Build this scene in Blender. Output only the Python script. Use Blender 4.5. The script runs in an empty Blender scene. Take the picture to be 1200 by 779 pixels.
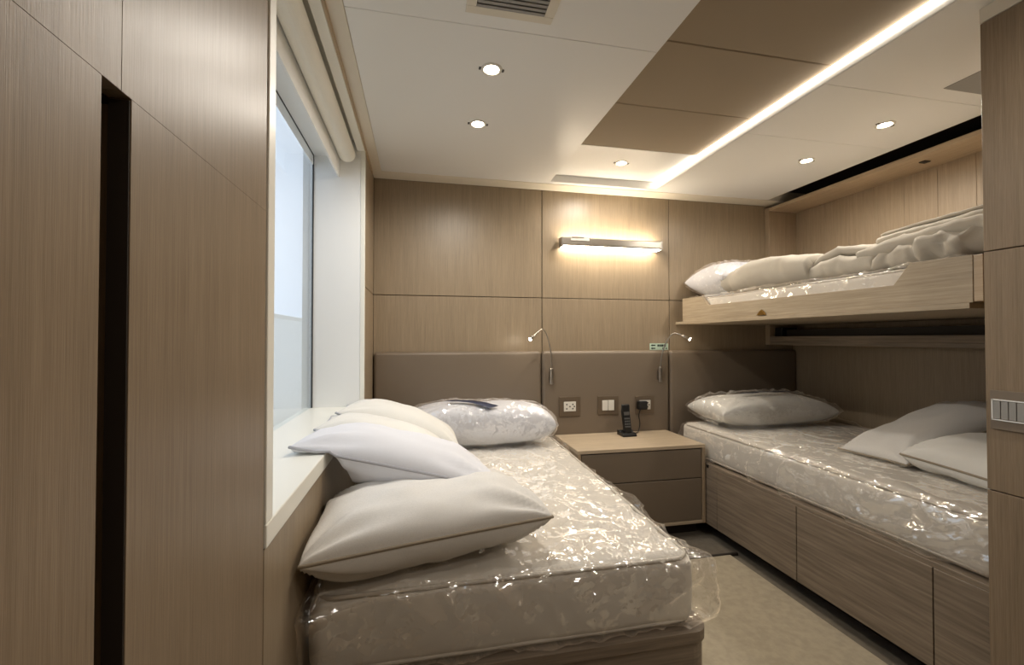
import bpy, bmesh, math, random
from mathutils import Vector, Matrix, noise

random.seed(7)
scene = bpy.context.scene
col = scene.collection
PI = math.pi

# ------------------------------------------------------------------ camera
CAM_H = 1.18
F_PX = 514.0
cam_d = bpy.data.cameras.new('camera')
cam_d.sensor_fit = 'HORIZONTAL'; cam_d.sensor_width = 36.0
cam_d.lens = F_PX / 1200.0 * 36.0
cam_d.clip_start = 0.02
cam = bpy.data.objects.new('camera', cam_d); col.objects.link(cam)
cam.location = (0, 0, CAM_H)
cam.rotation_euler = (PI / 2 + math.atan(7.5 / F_PX), 0, -math.atan(108 / F_PX))
scene.camera = cam

# ------------------------------------------------------------------ world (bright overcast day outside)
world = bpy.data.worlds.new('overcast_sky'); scene.world = world
world.use_nodes = True
bg = world.node_tree.nodes['Background']
bg.inputs['Color'].default_value = (0.80, 0.87, 1.0, 1)
bg.inputs['Strength'].default_value = 1.2

# ------------------------------------------------------------------ exposure
vs = scene.view_settings
vs.view_transform = 'Standard'; vs.look = 'None'; vs.gamma = 1.0
vs.use_curve_mapping = False
vs.exposure = 0.2
scene.cycles.use_denoising = True
scene.cycles.max_bounces = 10
scene.cycles.diffuse_bounces = 6
scene.cycles.transparent_max_bounces = 12
scene.cycles.sample_clamp_indirect = 4.0
scene.cycles.caustics_reflective = False
scene.cycles.caustics_refractive = False

# lamp strengths (each lamp builds its own light)
DOWN_W = 24.0
LED_E = 8.5
SCONCE_E = 27.0
WARM = (1.0, 0.93, 0.83)

# ------------------------------------------------------------------ materials
def srgb(r, g, b):
    f = lambda c: (c / 255 / 12.92) if c / 255 <= 0.04045 else ((c / 255 + 0.055) / 1.055) ** 2.4
    return (f(r), f(g), f(b), 1)

def new_mat(name):
    m = bpy.data.materials.new(name); m.use_nodes = True
    nt = m.node_tree
    return m, nt, nt.nodes['Principled BSDF']

def plain(name, c, rough=0.5, metal=0.0, spec=0.5, emit=None, estr=0.0, coat=0.0):
    m, nt, p = new_mat(name)
    p.inputs['Base Color'].default_value = c
    p.inputs['Roughness'].default_value = rough
    p.inputs['Metallic'].default_value = metal
    p.inputs['Specular IOR Level'].default_value = spec
    p.inputs['Coat Weight'].default_value = coat
    if emit:
        p.inputs['Emission Color'].default_value = (*emit[:3], 1)
        p.inputs['Emission Strength'].default_value = estr
    return m

def mapped(nt, scale, kind='ShaderNodeTexNoise', loc=(0, 0, 0), rot=(0, 0, 0)):
    tc = nt.nodes.new('ShaderNodeTexCoord')
    mp = nt.nodes.new('ShaderNodeMapping')
    mp.inputs['Scale'].default_value = scale
    mp.inputs['Location'].default_value = loc
    mp.inputs['Rotation'].default_value = rot
    nt.links.new(tc.outputs['Object'], mp.inputs['Vector'])
    t = nt.nodes.new(kind)
    nt.links.new(mp.outputs['Vector'], t.inputs['Vector'])
    return t

def ramp(nt, src, stops):
    r = nt.nodes.new('ShaderNodeValToRGB')
    e = r.color_ramp.elements
    e[0].position, e[0].color = stops[0]
    e[1].position, e[1].color = stops[-1]
    for p, c in stops[1:-1]:
        x = e.new(p); x.color = c
    nt.links.new(src, r.inputs['Fac'])
    return r

def mix(nt, a, b, fac, blend='MIX'):
    m = nt.nodes.new('ShaderNodeMix'); m.data_type = 'RGBA'; m.blend_type = blend
    m.inputs[0].default_value = fac
    nt.links.new(a, m.inputs[6]); nt.links.new(b, m.inputs[7])
    return m.outputs[2]

def bump(nt, src, p, strength, dist):
    b = nt.nodes.new('ShaderNodeBump')
    b.inputs['Strength'].default_value = strength
    b.inputs['Distance'].default_value = dist
    nt.links.new(src, b.inputs['Height'])
    nt.links.new(b.outputs['Normal'], p.inputs['Normal'])
    return b

def wood(name, c1, c2, axis='z', rough=0.36, streak=1.0, coarse=38, spec=0.5):
    """oak veneer, grain running along axis"""
    m, nt, p = new_mat(name)
    i = 'xyz'.index(axis)
    s1 = [coarse] * 3; s1[i] = 0.9
    s2 = [230] * 3; s2[i] = 3.5
    s3 = [9] * 3; s3[i] = 0.5
    n1 = mapped(nt, s1); n1.inputs['Detail'].default_value = 4
    n2 = mapped(nt, s2); n2.inputs['Detail'].default_value = 2
    n3 = mapped(nt, s3, loc=(3, 7, 1)); n3.inputs['Detail'].default_value = 3
    mid = tuple((a + b) / 2 for a, b in zip(c1, c2))
    w = 0.22 / streak
    r1 = ramp(nt, n1.outputs['Fac'], [(0.5 - w, c1), (0.5, mid), (0.5 + w, c2)])
    d = 0.86; g = (d, d, d, 1)
    r2 = ramp(nt, n2.outputs['Fac'], [(0.36, g), (0.60, (1, 1, 1, 1))])
    r3 = ramp(nt, n3.outputs['Fac'], [(0.3, (0.88, 0.88, 0.88, 1)), (0.7, (1, 1, 1, 1))])
    o = mix(nt, r1.outputs['Color'], r2.outputs['Color'], 1.0, 'MULTIPLY')
    o = mix(nt, o, r3.outputs['Color'], 1.0, 'MULTIPLY')
    nt.links.new(o, p.inputs['Base Color'])
    p.inputs['Roughness'].default_value = rough
    p.inputs['Specular IOR Level'].default_value = spec
    bump(nt, n2.outputs['Fac'], p, 0.12, 0.002)
    return m

def fabric(name, c, weave=700, rough=0.9, bs=0.25, lo=0.9):
    m, nt, p = new_mat(name)
    a = mapped(nt, (weave, weave * 0.08, weave)); b = mapped(nt, (weave * 0.08, weave, weave))
    s = mix(nt, a.outputs['Color'], b.outputs['Color'], 0.5)
    l = tuple(x * lo for x in c[:3]) + (1,)
    bw = nt.nodes.new('ShaderNodeRGBToBW'); nt.links.new(s, bw.inputs[0])
    r = ramp(nt, bw.outputs[0], [(0.35, l), (0.62, c)])
    nt.links.new(r.outputs['Color'], p.inputs['Base Color'])
    p.inputs['Roughness'].default_value = rough
    p.inputs['Specular IOR Level'].default_value = 0.2
    p.inputs['Sheen Weight'].default_value = 0.15
    bump(nt, bw.outputs[0], p, bs, 0.0015)
    return m

def schlick(nt, f0, normal=None):
    lw = nt.nodes.new('ShaderNodeLayerWeight'); lw.inputs['Blend'].default_value = 0.5
    if normal: nt.links.new(normal, lw.inputs['Normal'])
    pw = nt.nodes.new('ShaderNodeMath'); pw.operation = 'POWER'; pw.inputs[1].default_value = 4.0
    nt.links.new(lw.outputs['Facing'], pw.inputs[0])
    k = nt.nodes.new('ShaderNodeMath'); k.operation = 'MULTIPLY_ADD'; k.use_clamp = True
    nt.links.new(pw.outputs[0], k.inputs[0])
    k.inputs[1].default_value = 0.7 - f0; k.inputs[2].default_value = f0
    return k.outputs[0]

def film(name, scale=(9, 5, 9), gloss=0.20, milk=0.02, bstr=0.62, rough=0.09):
    """thin clear polythene: transparent sheet with a crinkled glossy reflection"""
    m = bpy.data.materials.new(name); m.use_nodes = True
    nt = m.node_tree; nt.nodes.clear()
    out = nt.nodes.new('ShaderNodeOutputMaterial')
    tr = nt.nodes.new('ShaderNodeBsdfTransparent'); tr.inputs[0].default_value = (0.87, 0.87, 0.87, 1)
    gl = nt.nodes.new('ShaderNodeBsdfGlossy'); gl.inputs['Roughness'].default_value = rough
    gl.inputs['Color'].default_value = (1, 1, 1, 1)
    df = nt.nodes.new('ShaderNodeBsdfDiffuse'); df.inputs[0].default_value = (0.85, 0.85, 0.85, 1)
    def facets(sc, amount, distort, mask_scale, lo, hi):
        tc = nt.nodes.new('ShaderNodeTexCoord')
        mp = nt.nodes.new('ShaderNodeMapping'); mp.inputs['Scale'].default_value = sc
        nt.links.new(tc.outputs['Object'], mp.inputs['Vector'])
        wn = nt.nodes.new('ShaderNodeTexNoise'); wn.inputs['Scale'].default_value = 0.6
        wn.inputs['Detail'].default_value = 2
        nt.links.new(mp.outputs[0], wn.inputs['Vector'])
        ws = nt.nodes.new('ShaderNodeVectorMath'); ws.operation = 'MULTIPLY_ADD'
        nt.links.new(wn.outputs['Color'], ws.inputs[0]); ws.inputs[1].default_value = (distort,) * 3
        nt.links.new(mp.outputs[0], ws.inputs[2])
        vo = nt.nodes.new('ShaderNodeTexVoronoi'); vo.inputs['Scale'].default_value = 1.0
        nt.links.new(ws.outputs[0], vo.inputs['Vector'])
        sb = nt.nodes.new('ShaderNodeVectorMath'); sb.operation = 'SUBTRACT'
        nt.links.new(vo.outputs['Color'], sb.inputs[0]); sb.inputs[1].default_value = (0.5, 0.5, 0.5)
        mk = mapped(nt, mask_scale); mk.inputs['Detail'].default_value = 2
        mr = nt.nodes.new('ShaderNodeMapRange'); mr.inputs['From Min'].default_value = lo; mr.inputs['From Max'].default_value = hi
        mr.inputs['To Min'].default_value = amount * 0.12; mr.inputs['To Max'].default_value = amount
        nt.links.new(mk.outputs['Fac'], mr.inputs['Value'])
        sl = nt.nodes.new('ShaderNodeVectorMath'); sl.operation = 'SCALE'
        nt.links.new(sb.outputs[0], sl.inputs[0]); nt.links.new(mr.outputs[0], sl.inputs['Scale'])
        return sl.outputs[0]
    f1 = facets(tuple(v * 2.0 for v in scale), bstr, 3.6, (4, 4, 4), 0.40, 0.58)
    f2 = facets(tuple(v * 8.0 for v in scale), bstr * 0.9, 2.0, (6, 6, 6), 0.48, 0.64)
    ge = nt.nodes.new('ShaderNodeNewGeometry')
    a1 = nt.nodes.new('ShaderNodeVectorMath'); a1.operation = 'ADD'
    nt.links.new(f1, a1.inputs[0]); nt.links.new(f2, a1.inputs[1])
    a2 = nt.nodes.new('ShaderNodeVectorMath'); a2.operation = 'ADD'
    nt.links.new(a1.outputs[0], a2.inputs[0]); nt.links.new(ge.outputs['Normal'], a2.inputs[1])
    b = nt.nodes.new('ShaderNodeVectorMath'); b.operation = 'NORMALIZE'
    nt.links.new(a2.outputs[0], b.inputs[0])
    nt.links.new(b.outputs[0], gl.inputs['Normal'])
    cl = schlick(nt, gloss, b.outputs[0])
    m1 = nt.nodes.new('ShaderNodeMixShader'); m1.inputs[0].default_value = milk
    nt.links.new(tr.outputs[0], m1.inputs[1]); nt.links.new(df.outputs[0], m1.inputs[2])
    # thin sheet: what it mirrors comes on top of what it lets through
    cc = nt.nodes.new('ShaderNodeCombineColor')
    for q in range(3): nt.links.new(cl, cc.inputs[q])
    nt.links.new(cc.outputs[0], gl.inputs['Color'])
    m2 = nt.nodes.new('ShaderNodeAddShader')
    nt.links.new(m1.outputs[0], m2.inputs[0]); nt.links.new(gl.outputs[0], m2.inputs[1])
    nt.links.new(m2.outputs[0], out.inputs['Surface'])
    return m

M = {}
M['oak'] = wood('oak_veneer', srgb(144, 126, 103), srgb(165, 148, 124), 'z', streak=0.8, coarse=60)
M['oak_niche'] = wood('oak_niche', srgb(156, 136, 111), srgb(178, 158, 132), 'z', rough=0.45, streak=0.8, coarse=50)
M['oak_wardrobe'] = wood('oak_wardrobe', srgb(134, 116, 95), srgb(156, 138, 116), 'z', rough=0.36, streak=0.7, coarse=60, spec=0.16)
M['oak_h'] = wood('oak_horizontal', srgb(122, 108, 93), srgb(156, 141, 123), 'y', rough=0.45, streak=1.1, coarse=17)
M['oak_hx'] = wood('oak_horizontal_x', srgb(122, 108, 93), srgb(156, 141, 123), 'x', rough=0.45, streak=1.1, coarse=17)
M['oak_pale'] = wood('oak_pale', srgb(190, 171, 145), srgb(205, 187, 162), 'x', rough=0.4, streak=0.8)
M['oak_bunk'] = wood('oak_bunk', srgb(165, 148, 124), srgb(190, 174, 149), 'y', rough=0.45, streak=1.0, coarse=34)
M['oak_bunk_x'] = wood('oak_bunk_x', srgb(165, 148, 124), srgb(190, 174, 149), 'x', rough=0.45, streak=1.0, coarse=34)
M['oak_pale_y'] = wood('oak_pale_y', srgb(178, 155, 126), srgb(200, 178, 148), 'y', rough=0.45, streak=0.9)
M['gap'] = plain('joint_shadow', srgb(48, 38, 30), 0.8)
M['dark'] = plain('dark_brown', srgb(44, 36, 29), 0.6)
M['ceil'] = plain('cream_lacquer', srgb(236, 235, 232), 0.30, spec=0.45)
M['ceil_b'] = plain('cream_border', srgb(224, 216, 200), 0.45)
M['white'] = plain('white_lacquer', srgb(238, 238, 236), 0.4)
M['cream'] = plain('cream_sill', srgb(236, 234, 224), 0.35)
M['plaster'] = plain('grey_wall', srgb(150, 138, 122), 0.7)
M['vent'] = plain('vent_grey', srgb(150, 148, 144), 0.5)
M['vent_d'] = plain('vent_dark', srgb(84, 82, 80), 0.6)
M['chrome'] = plain('brushed_nickel', srgb(178, 172, 164), 0.28, 1.0)
M['steel'] = plain('satin_steel', srgb(160, 154, 146), 0.35, 1.0)
M['brass'] = plain('brass', srgb(150, 120, 66), 0.35, 1.0)
M['black'] = plain('black_plastic', srgb(20, 20, 20), 0.35)
M['key'] = plain('grey_key', srgb(92, 92, 92), 0.5)
M['rubber'] = plain('black_gasket', srgb(34, 36, 40), 0.6)
M['wplastic'] = plain('white_plastic', srgb(222, 218, 208), 0.4)
M['sign'] = plain('sign_green', srgb(186, 208, 190), 0.5)
M['signd'] = plain('sign_print', srgb(28, 44, 38), 0.6)
M['lamp'] = plain('lamp_lens', (1, 0.9, 0.75, 1), 0.4, emit=(1.0, 0.86, 0.66), estr=38.0)
M['led'] = plain('led_strip', (1, 0.95, 0.85, 1), 0.4, emit=(1.0, 0.89, 0.73), estr=LED_E)
M['sconce'] = plain('sconce_diffuser', (1, 0.95, 0.85, 1), 0.4, emit=(1.0, 0.86, 0.66), estr=SCONCE_E)
M['readl'] = plain('reading_led', (1, 0.95, 0.85, 1), 0.4, emit=(1.0, 0.88, 0.70), estr=45.0)
M['white_cotton'] = fabric('white_cotton', srgb(226, 227, 233), 500, lo=0.93)
M['cream_linen'] = fabric('cream_linen', srgb(230, 227, 222), 260, bs=0.6, lo=0.78)
M['cream_cotton'] = fabric('cream_cotton', srgb(228, 226, 220), 480, lo=0.93)
M['grey_linen'] = fabric('grey_linen', srgb(192, 184, 170), 420, bs=0.4, lo=0.86)
M['tick'] = fabric('mattress_ticking', srgb(220, 214, 204), 300, lo=0.95)
M['piping'] = fabric('mattress_piping', srgb(206, 198, 186), 600)
M['seam'] = fabric('cushion_piping', srgb(158, 146, 128), 600)
M['seam_w'] = fabric('white_piping', srgb(180, 180, 186), 600)
M['label'] = plain('navy_label', srgb(52, 56, 78), 0.5)
M['label_t'] = plain('label_print', srgb(170, 172, 184), 0.5)
M['film'] = film('clear_film')
M['film_s'] = film('clear_film_pillow', (11, 9, 11), 0.20, 0.02, 0.6)
M['bulwark'] = plain('white_gelcoat', srgb(236, 232, 220), 0.4)

def leather(name, c, rough=0.42):
    m, nt, p = new_mat(name)
    n = mapped(nt, (420, 420, 420), 'ShaderNodeTexVoronoi')
    p.inputs['Base Color'].default_value = c
    p.inputs['Roughness'].default_value = rough
    bump(nt, n.outputs['Distance'], p, 0.12, 0.001)
    return m
M['leather'] = leather('taupe_leather', srgb(118, 105, 90))
M['leather_c'] = leather('ceiling_leather', srgb(150, 134, 112), 0.75)

def carpet(name, c):
    m, nt, p = new_mat(name)
    n = mapped(nt, (260, 260, 260)); n2 = mapped(nt, (7, 7, 7)); n2.inputs['Detail'].default_value = 4
    r = ramp(nt, n2.outputs['Fac'], [(0.35, tuple(x * 0.86 for x in c[:3]) + (1,)), (0.65, c)])
    nt.links.new(r.outputs['Color'], p.inputs['Base Color'])
    p.inputs['Roughness'].default_value = 0.9
    p.inputs['Specular IOR Level'].default_value = 0.2
    bump(nt, n.outputs['Fac'], p, 0.4, 0.003)
    return m
M['carpet'] = carpet('beige_carpet', srgb(178, 167, 146))
M['floor'] = carpet('grey_floor', srgb(118, 110, 98))

def glass_mat():
    m = bpy.data.materials.new('window_glass'); m.use_nodes = True
    nt = m.node_tree; nt.nodes.clear()
    out = nt.nodes.new('ShaderNodeOutputMaterial')
    tr = nt.nodes.new('ShaderNodeBsdfTransparent'); tr.inputs[0].default_value = (0.93, 0.96, 0.97, 1)
    gl = nt.nodes.new('ShaderNodeBsdfGlossy'); gl.inputs['Roughness'].default_value = 0.02
    fr = schlick(nt, 0.03)
    mx = nt.nodes.new('ShaderNodeMixShader')
    nt.links.new(fr, mx.inputs[0])
    nt.links.new(tr.outputs[0], mx.inputs[1]); nt.links.new(gl.outputs[0], mx.inputs[2])
    nt.links.new(mx.outputs[0], out.inputs['Surface'])
    return m
M['glass'] = glass_mat()

# ------------------------------------------------------------------ helpers
def tag(o, label=None, cat=None, group=None, kind=None):
    if label: o['label'] = label
    if cat: o['category'] = cat
    if group: o['group'] = group
    if kind: o['kind'] = kind
    return o

def empty(name, loc=(0, 0, 0), label=None, cat=None, group=None, kind=None):
    o = bpy.data.objects.new(name, None); col.objects.link(o)
    o.empty_display_size = 0.05
    o.location = loc
    return tag(o, label, cat, group, kind)

def link_mesh(name, me, mat, parent=None, smooth=False):
    me.materials.append(mat)
    if smooth:
        for p in me.polygons: p.use_smooth = True
    o = bpy.data.objects.new(name, me); col.objects.link(o)
    if parent is not None:
        o.parent = parent
        # meshes are written in world coordinates; every root is unrotated
        q = parent; off = Vector((0, 0, 0))
        while q is not None:
            off += q.location; q = q.parent
        o.location = -off
    return o

def from_bm(name, bm, mat, parent=None, smooth=False):
    me = bpy.data.meshes.new(name); bm.to_mesh(me); bm.free()
    return link_mesh(name, me, mat, parent, smooth)

def bm_box(bm, x0, x1, y0, y1, z0, z1):
    v = [bm.verts.new((x, y, z)) for x in (x0, x1) for y in (y0, y1) for z in (z0, z1)]
    for f in ((0, 1, 3, 2), (4, 6, 7, 5), (0, 4, 5, 1), (2, 3, 7, 6), (0, 2, 6, 4), (1, 5, 7, 3)):
        bm.faces.new([v[i] for i in f])

def box(name, x0, x1, y0, y1, z0, z1, mat, parent=None, bev=0.0, seg=2):
    bm = bmesh.new(); bm_box(bm, x0, x1, y0, y1, z0, z1)
    bmesh.ops.recalc_face_normals(bm, faces=bm.faces)
    if bev > 0:
        bmesh.ops.bevel(bm, geom=list(bm.edges), offset=bev, segments=seg, profile=0.5, affect='EDGES')
    return from_bm(name, bm, mat, parent, smooth=False)

def prism(name, pts, axis, a0, a1, mat, parent=None, bev=0.0):
    """polygon pts in the plane perpendicular to axis, extruded from a0 to a1"""
    bm = bmesh.new()
    def mk(p, a):
        return {'x': (a, p[0], p[1]), 'y': (p[0], a, p[1]), 'z': (p[0], p[1], a)}[axis]
    A = [bm.verts.new(mk(p, a0)) for p in pts]; B = [bm.verts.new(mk(p, a1)) for p in pts]
    n = len(pts)
    bm.faces.new(A); bm.faces.new(B[::-1])
    for i in range(n):
        bm.faces.new((A[i], A[(i + 1) % n], B[(i + 1) % n], B[i]))
    bmesh.ops.recalc_face_normals(bm, faces=bm.faces)
    if bev > 0:
        bmesh.ops.bevel(bm, geom=list(bm.edges), offset=bev, segments=2, profile=0.5, affect='EDGES')
    return from_bm(name, bm, mat, parent)

def bm_tube(bm, pts, r, n=8, closed=False):
    pts = [Vector(p) for p in pts]; m = len(pts)
    rings = []; up = None
    for i, p in enumerate(pts):
        if closed: t = pts[(i + 1) % m] - pts[i - 1]
        else: t = pts[min(i + 1, m - 1)] - pts[max(i - 1, 0)]
        t.normalize()
        if up is None:
            up = Vector((0, 0, 1)) if abs(t.z) < 0.9 else Vector((1, 0, 0))
        s = t.cross(up)
        if s.length < 1e-6: s = t.orthogonal()
        s.normalize(); up = s.cross(t).normalized()
        rr = r[i] if isinstance(r, (list, tuple)) else r
        rings.append([bm.verts.new(p + (s * math.cos(2 * PI * k / n) + up * math.sin(2 * PI * k / n)) * rr) for k in range(n)])
    e = m if closed else m - 1
    for i in range(e):
        a, b = rings[i], rings[(i + 1) % m]
        for k in range(n):
            bm.faces.new((a[k], a[(k + 1) % n], b[(k + 1) % n], b[k]))
    if not closed:
        bm.faces.new(rings[0][::-1]); bm.faces.new(rings[-1])
    bmesh.ops.recalc_face_normals(bm, faces=bm.faces)

def tube(name, pts, r, mat, parent=None, n=8, closed=False):
    bm = bmesh.new(); bm_tube(bm, pts, r, n, closed)
    return from_bm(name, bm, mat, parent, smooth=True)

def smooth_path(pts, k=6):
    """Catmull-Rom through pts"""
    P = [Vector(p) for p in pts]; out = []
    for i in range(len(P) - 1):
        a = P[max(i - 1, 0)]; b = P[i]; c = P[i + 1]; d = P[min(i + 2, len(P) - 1)]
        for j in range(k):
            t = j / k
            out.append(0.5 * ((2 * b) + (c - a) * t + (2 * a - 5 * b + 4 * c - d) * t * t + (3 * b - a - 3 * c + d) * t ** 3))
    out.append(P[-1]); return out

def lathe(name, prof, centre, mat, parent=None, n=28, axis='z'):
    bm = bmesh.new(); rings = []
    for r, h in prof:
        ring = []
        for k in range(n):
            a = 2 * PI * k / n
            p = (r * math.cos(a), r * math.sin(a), h)
            if axis == 'y': p = (p[0], p[2], p[1])
            ring.append(bm.verts.new(Vector(p) + Vector(centre)))
        rings.append(ring)
    for i in range(len(rings) - 1):
        for k in range(n):
            bm.faces.new((rings[i][k], rings[i][(k + 1) % n], rings[i + 1][(k + 1) % n], rings[i + 1][k]))
    bm.faces.new(rings[0][::-1]); bm.faces.new(rings[-1])
    bmesh.ops.recalc_face_normals(bm, faces=bm.faces)
    return from_bm(name, bm, mat, parent, smooth=False)

def axis_samples(a, b, step, r):
    pts = set()
    n = max(2, int((b - a - 2 * r) / step))
    for i in range(n + 1): pts.add(round(a + r + (b - a - 2 * r) * i / n, 6))
    k = 4
    for i in range(k):
        t = i / k
        pts.add(round(a + r * t, 6)); pts.add(round(b - r * t, 6))
    return sorted(pts)

def rounded_mesh(x0, x1, y0, y1, z0, z1, r, step, warp=None):
    """box with rounded edges and a fine grid on all six sides; warp(p, n) moves each vertex"""
    X = axis_samples(x0, x1, step, r); Y = axis_samples(y0, y1, step, r); Z = axis_samples(z0, z1, min(step, 0.03), r)
    bm = bmesh.new(); cache = {}
    lo = Vector((x0 + r, y0 + r, z0 + r)); hi = Vector((x1 - r, y1 - r, z1 - r))
    def vert(p):
        key = tuple(round(c, 5) for c in p)
        if key in cache: return cache[key]
        p = Vector(p)
        q = Vector((min(max(p.x, lo.x), hi.x), min(max(p.y, lo.y), hi.y), min(max(p.z, lo.z), hi.z)))
        d = p - q
        # map square corner onto a round one
        nrm = d.normalized() if d.length > 1e-9 else Vector((0, 0, 1))
        p2 = q + nrm * r
        if warp: p2 = warp(p2, nrm)
        cache[key] = bm.verts.new(p2); return cache[key]
    def face(U, V, mk, flip):
        for i in range(len(U) - 1):
            for j in range(len(V) - 1):
                f = [vert(mk(U[i], V[j])), vert(mk(U[i + 1], V[j])), vert(mk(U[i + 1], V[j + 1])), vert(mk(U[i], V[j + 1]))]
                if flip: f.reverse()
                try: bm.faces.new(f)
                except ValueError: pass
    face(X, Y, lambda a, b: (a, b, z1), False); face(X, Y, lambda a, b: (a, b, z0), True)
    face(X, Z, lambda a, b: (a, y0, b), False); face(X, Z, lambda a, b: (a, y1, b), True)
    face(Y, Z, lambda a, b: (x1, a, b), False); face(Y, Z, lambda a, b: (x0, a, b), True)
    return bm

def fbm(p, s, o=3):
    return noise.fractal(Vector(p) * s, 1.0, 2.0, o)

def ridge(p, s):
    return 1.0 - abs(noise.noise(Vector(p) * s)) * 2.0

# ================================================================== THE ROOM
XL, XR = -0.28, 2.757          # faces of the left and right walls
YB, YF = 2.81, -1.05           # back wall face, wall behind the camera
ZC = 2.175                     # ceiling

# floor
fl = box('floor', XL - 0.3, XR + 0.1, YF - 0.1, YB + 0.1, -0.05, 0.0, M['floor']); tag(fl, kind='structure')

# back wall: a dark backing with six veneer panels in front of it
wb = box('wall_back', XL - 0.3, XR + 0.1, YB + 0.016, YB + 0.08, 0.0, 2.30, M['gap']); tag(wb, kind='structure')
cols_x = [(XL + 0.001, 0.7915), (0.7965, 1.7265), (1.7315, XR)]
for (a, b) in cols_x:
    for (z0, z1) in ((0.0, 1.450), (1.4545, 2.172)):
        box('panel', a, b, YB, YB + 0.0155, z0, z1, M['oak'], wb, 0.0012, 1)

# right wall
wr = box('wall_right', XR + 0.016, XR + 0.08, YF, YB + 0.016, 0.0, 2.30, M['gap']); tag(wr, kind='structure')
for (y0, y1) in ((1.0, YB - 0.0005),):
    box('panel', XR, XR + 0.0155, y0, y1, 0.0, 1.137, M['oak'], wr, 0.001, 1)
yy = 1.0
while yy < 2.80:                                  # narrow boards lining the bunk recess
    y2 = min(yy + 0.17, YB - 0.0005)
    box('board', XR, XR + 0.0155, yy, y2 - 0.001, 1.139, 2.172, M['oak_niche'], wr, 0.0008, 1)
    yy += 0.17

# wall behind the camera
wf = box('wall_front', XL - 0.3, XR + 0.1, YF - 0.06, YF, 0.0, 2.30, M['oak']); tag(wf, kind='structure')

# left wall beside and below the window
wl = empty('wall_left', (XL, 1.8, 0), kind='structure')
box('panel', XL - 0.02, XL, 2.3725, YB - 0.0005, 0.0, 1.450, M['oak'], wl, 0.001, 1)
box('panel', XL - 0.02, XL, 2.3725, YB - 0.0005, 1.4545, 2.172, M['oak'], wl, 0.001, 1)
box('panel', XL - 0.02, XL, 0.892, 2.3715, 0.0, 0.790, M['oak'], wl, 0.001, 1)
box('wall_core', XL - 0.30, XL - 0.021, 2.375, YB + 0.016, 0.0, 2.30, M['white'], wl)
box('wall_core', XL - 0.30, XL - 0.021, 0.70, 2.375, 0.0, 0.788, M['white'], wl)
box('wall_core', XL - 0.30, XL - 0.12, 0.70, 2.375, 2.235, 2.30, M['white'], wl)
box('wall_core', XL - 0.30, XL - 0.12, 0.70, 0.905, 0.788, 2.235, M['white'], wl)

# ---- ceiling
ce = box('ceiling', XL - 0.3, XR + 0.1, YF - 0.1, YB + 0.1, 2.245, 2.30, M['gap']); tag(ce, kind='structure')
def cpanel(x0, x1, y0, y1, z, mat, th=None, bev=0.001):
    return box('panel', x0, x1, y0, y1, z, z + (th or (2.2445 - z)), mat, ce, bev, 1)
LX, RX = 0.805, 1.545          # the coffer between the two ceilings
FY = 2.65
g = 0.0009
cpanel(XL + 0.055, LX, YF, 1.374, ZC, M['ceil'])
cpanel(XL + 0.055, LX, 1.3754, 2.69 - g, ZC, M['ceil'])
cpanel(XL, XL + 0.055 - g, YF, 2.69 - g, ZC - 0.004, M['ceil_b'])
cpanel(XL, XR, 2.69, YB, ZC - 0.003, M['ceil_b'])
cpanel(LX, RX, FY, 2.69 - g, ZC, M['ceil'])
cpanel(RX, XR, YF, 0.90, ZC, M['ceil'])
for a, b in ((0.902, 1.41), (1.4115, 1.83), (1.8315, 2.69 - g)):
    cpanel(RX, 2.44, a, b, ZC, M['ceil'])
cpanel(LX, RX, 2.207, FY, 2.22, M['ceil'])
yb = 2.2045
for yn in (1.782, 1.370, 0.958, 0.546, 0.134, -0.4, YF):
    cpanel(LX, RX, yn + 0.0022, yb, 2.22, M['leather_c'], bev=0.003)
    yb = yn

# ---- trims
t = box('trim_1', XL, XL + 0.006, 0.90, 2.69, 2.150, ZC - 0.004, M['oak_pale_y']); tag(t, kind='structure')
t = box('trim_2', 0.86, 1.70, 2.100, 2.116, 0.0, 0.016, M['dark'], bev=0.003); tag(t, kind='structure')

# ---- window
win = empty('window_1', (XL - 0.25, 1.6, 0.84), kind='structure')
WX = -0.53
WY0, WY1 = 0.93, 2.355
box('glass', WX - 0.006, WX, 0.80, WY1 + 0.005, 0.80, 2.20, M['glass'], win)
box('sill', WX - 0.03, XL + 0.004, 0.892, WY1 + 0.002, 0.791, 0.836, M['cream'], win, 0.003)
box('reveal', WX, XL - 0.0205, WY1, WY1 + 0.02, 0.836, 2.235, M['white'], win)
box('reveal', WX, XL - 0.02, 0.91, WY0, 0.836, 2.235, M['white'], win)
box('casing', XL - 0.02, XL + 0.003, 0.892, WY0, 0.836, 2.172, M['cream'], win, 0.002)
box('casing', XL - 0.02, XL + 0.002, WY1 - 0.0015, WY1 + 0.017, 0.836, 2.172, M['cream'], win, 0.002)
box('gasket', WX, WX + 0.006, WY1 - 0.007, WY1, 0.836, 2.105, M['rubber'], win)
box('gasket', WX, WX + 0.006, WY0, WY1 - 0.007, 2.099, 2.105, M['rubber'], win)
box('head_frame', WX, WX + 0.004, WY0, WY1 - 0.007, 2.055, 2.099, M['white'], win)
box('soffit', WX, -0.412, WY0, WY1, 2.105, 2.13, M['white'], win)
box('soffit', -0.317, XL - 0.0005, WY0, WY1, 2.146, 2.235, M['cream'], win, 0.001)
box('pocket_top', -0.412, -0.317, WY0, WY1, 2.20, 2.235, M['cream'], win)

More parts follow.
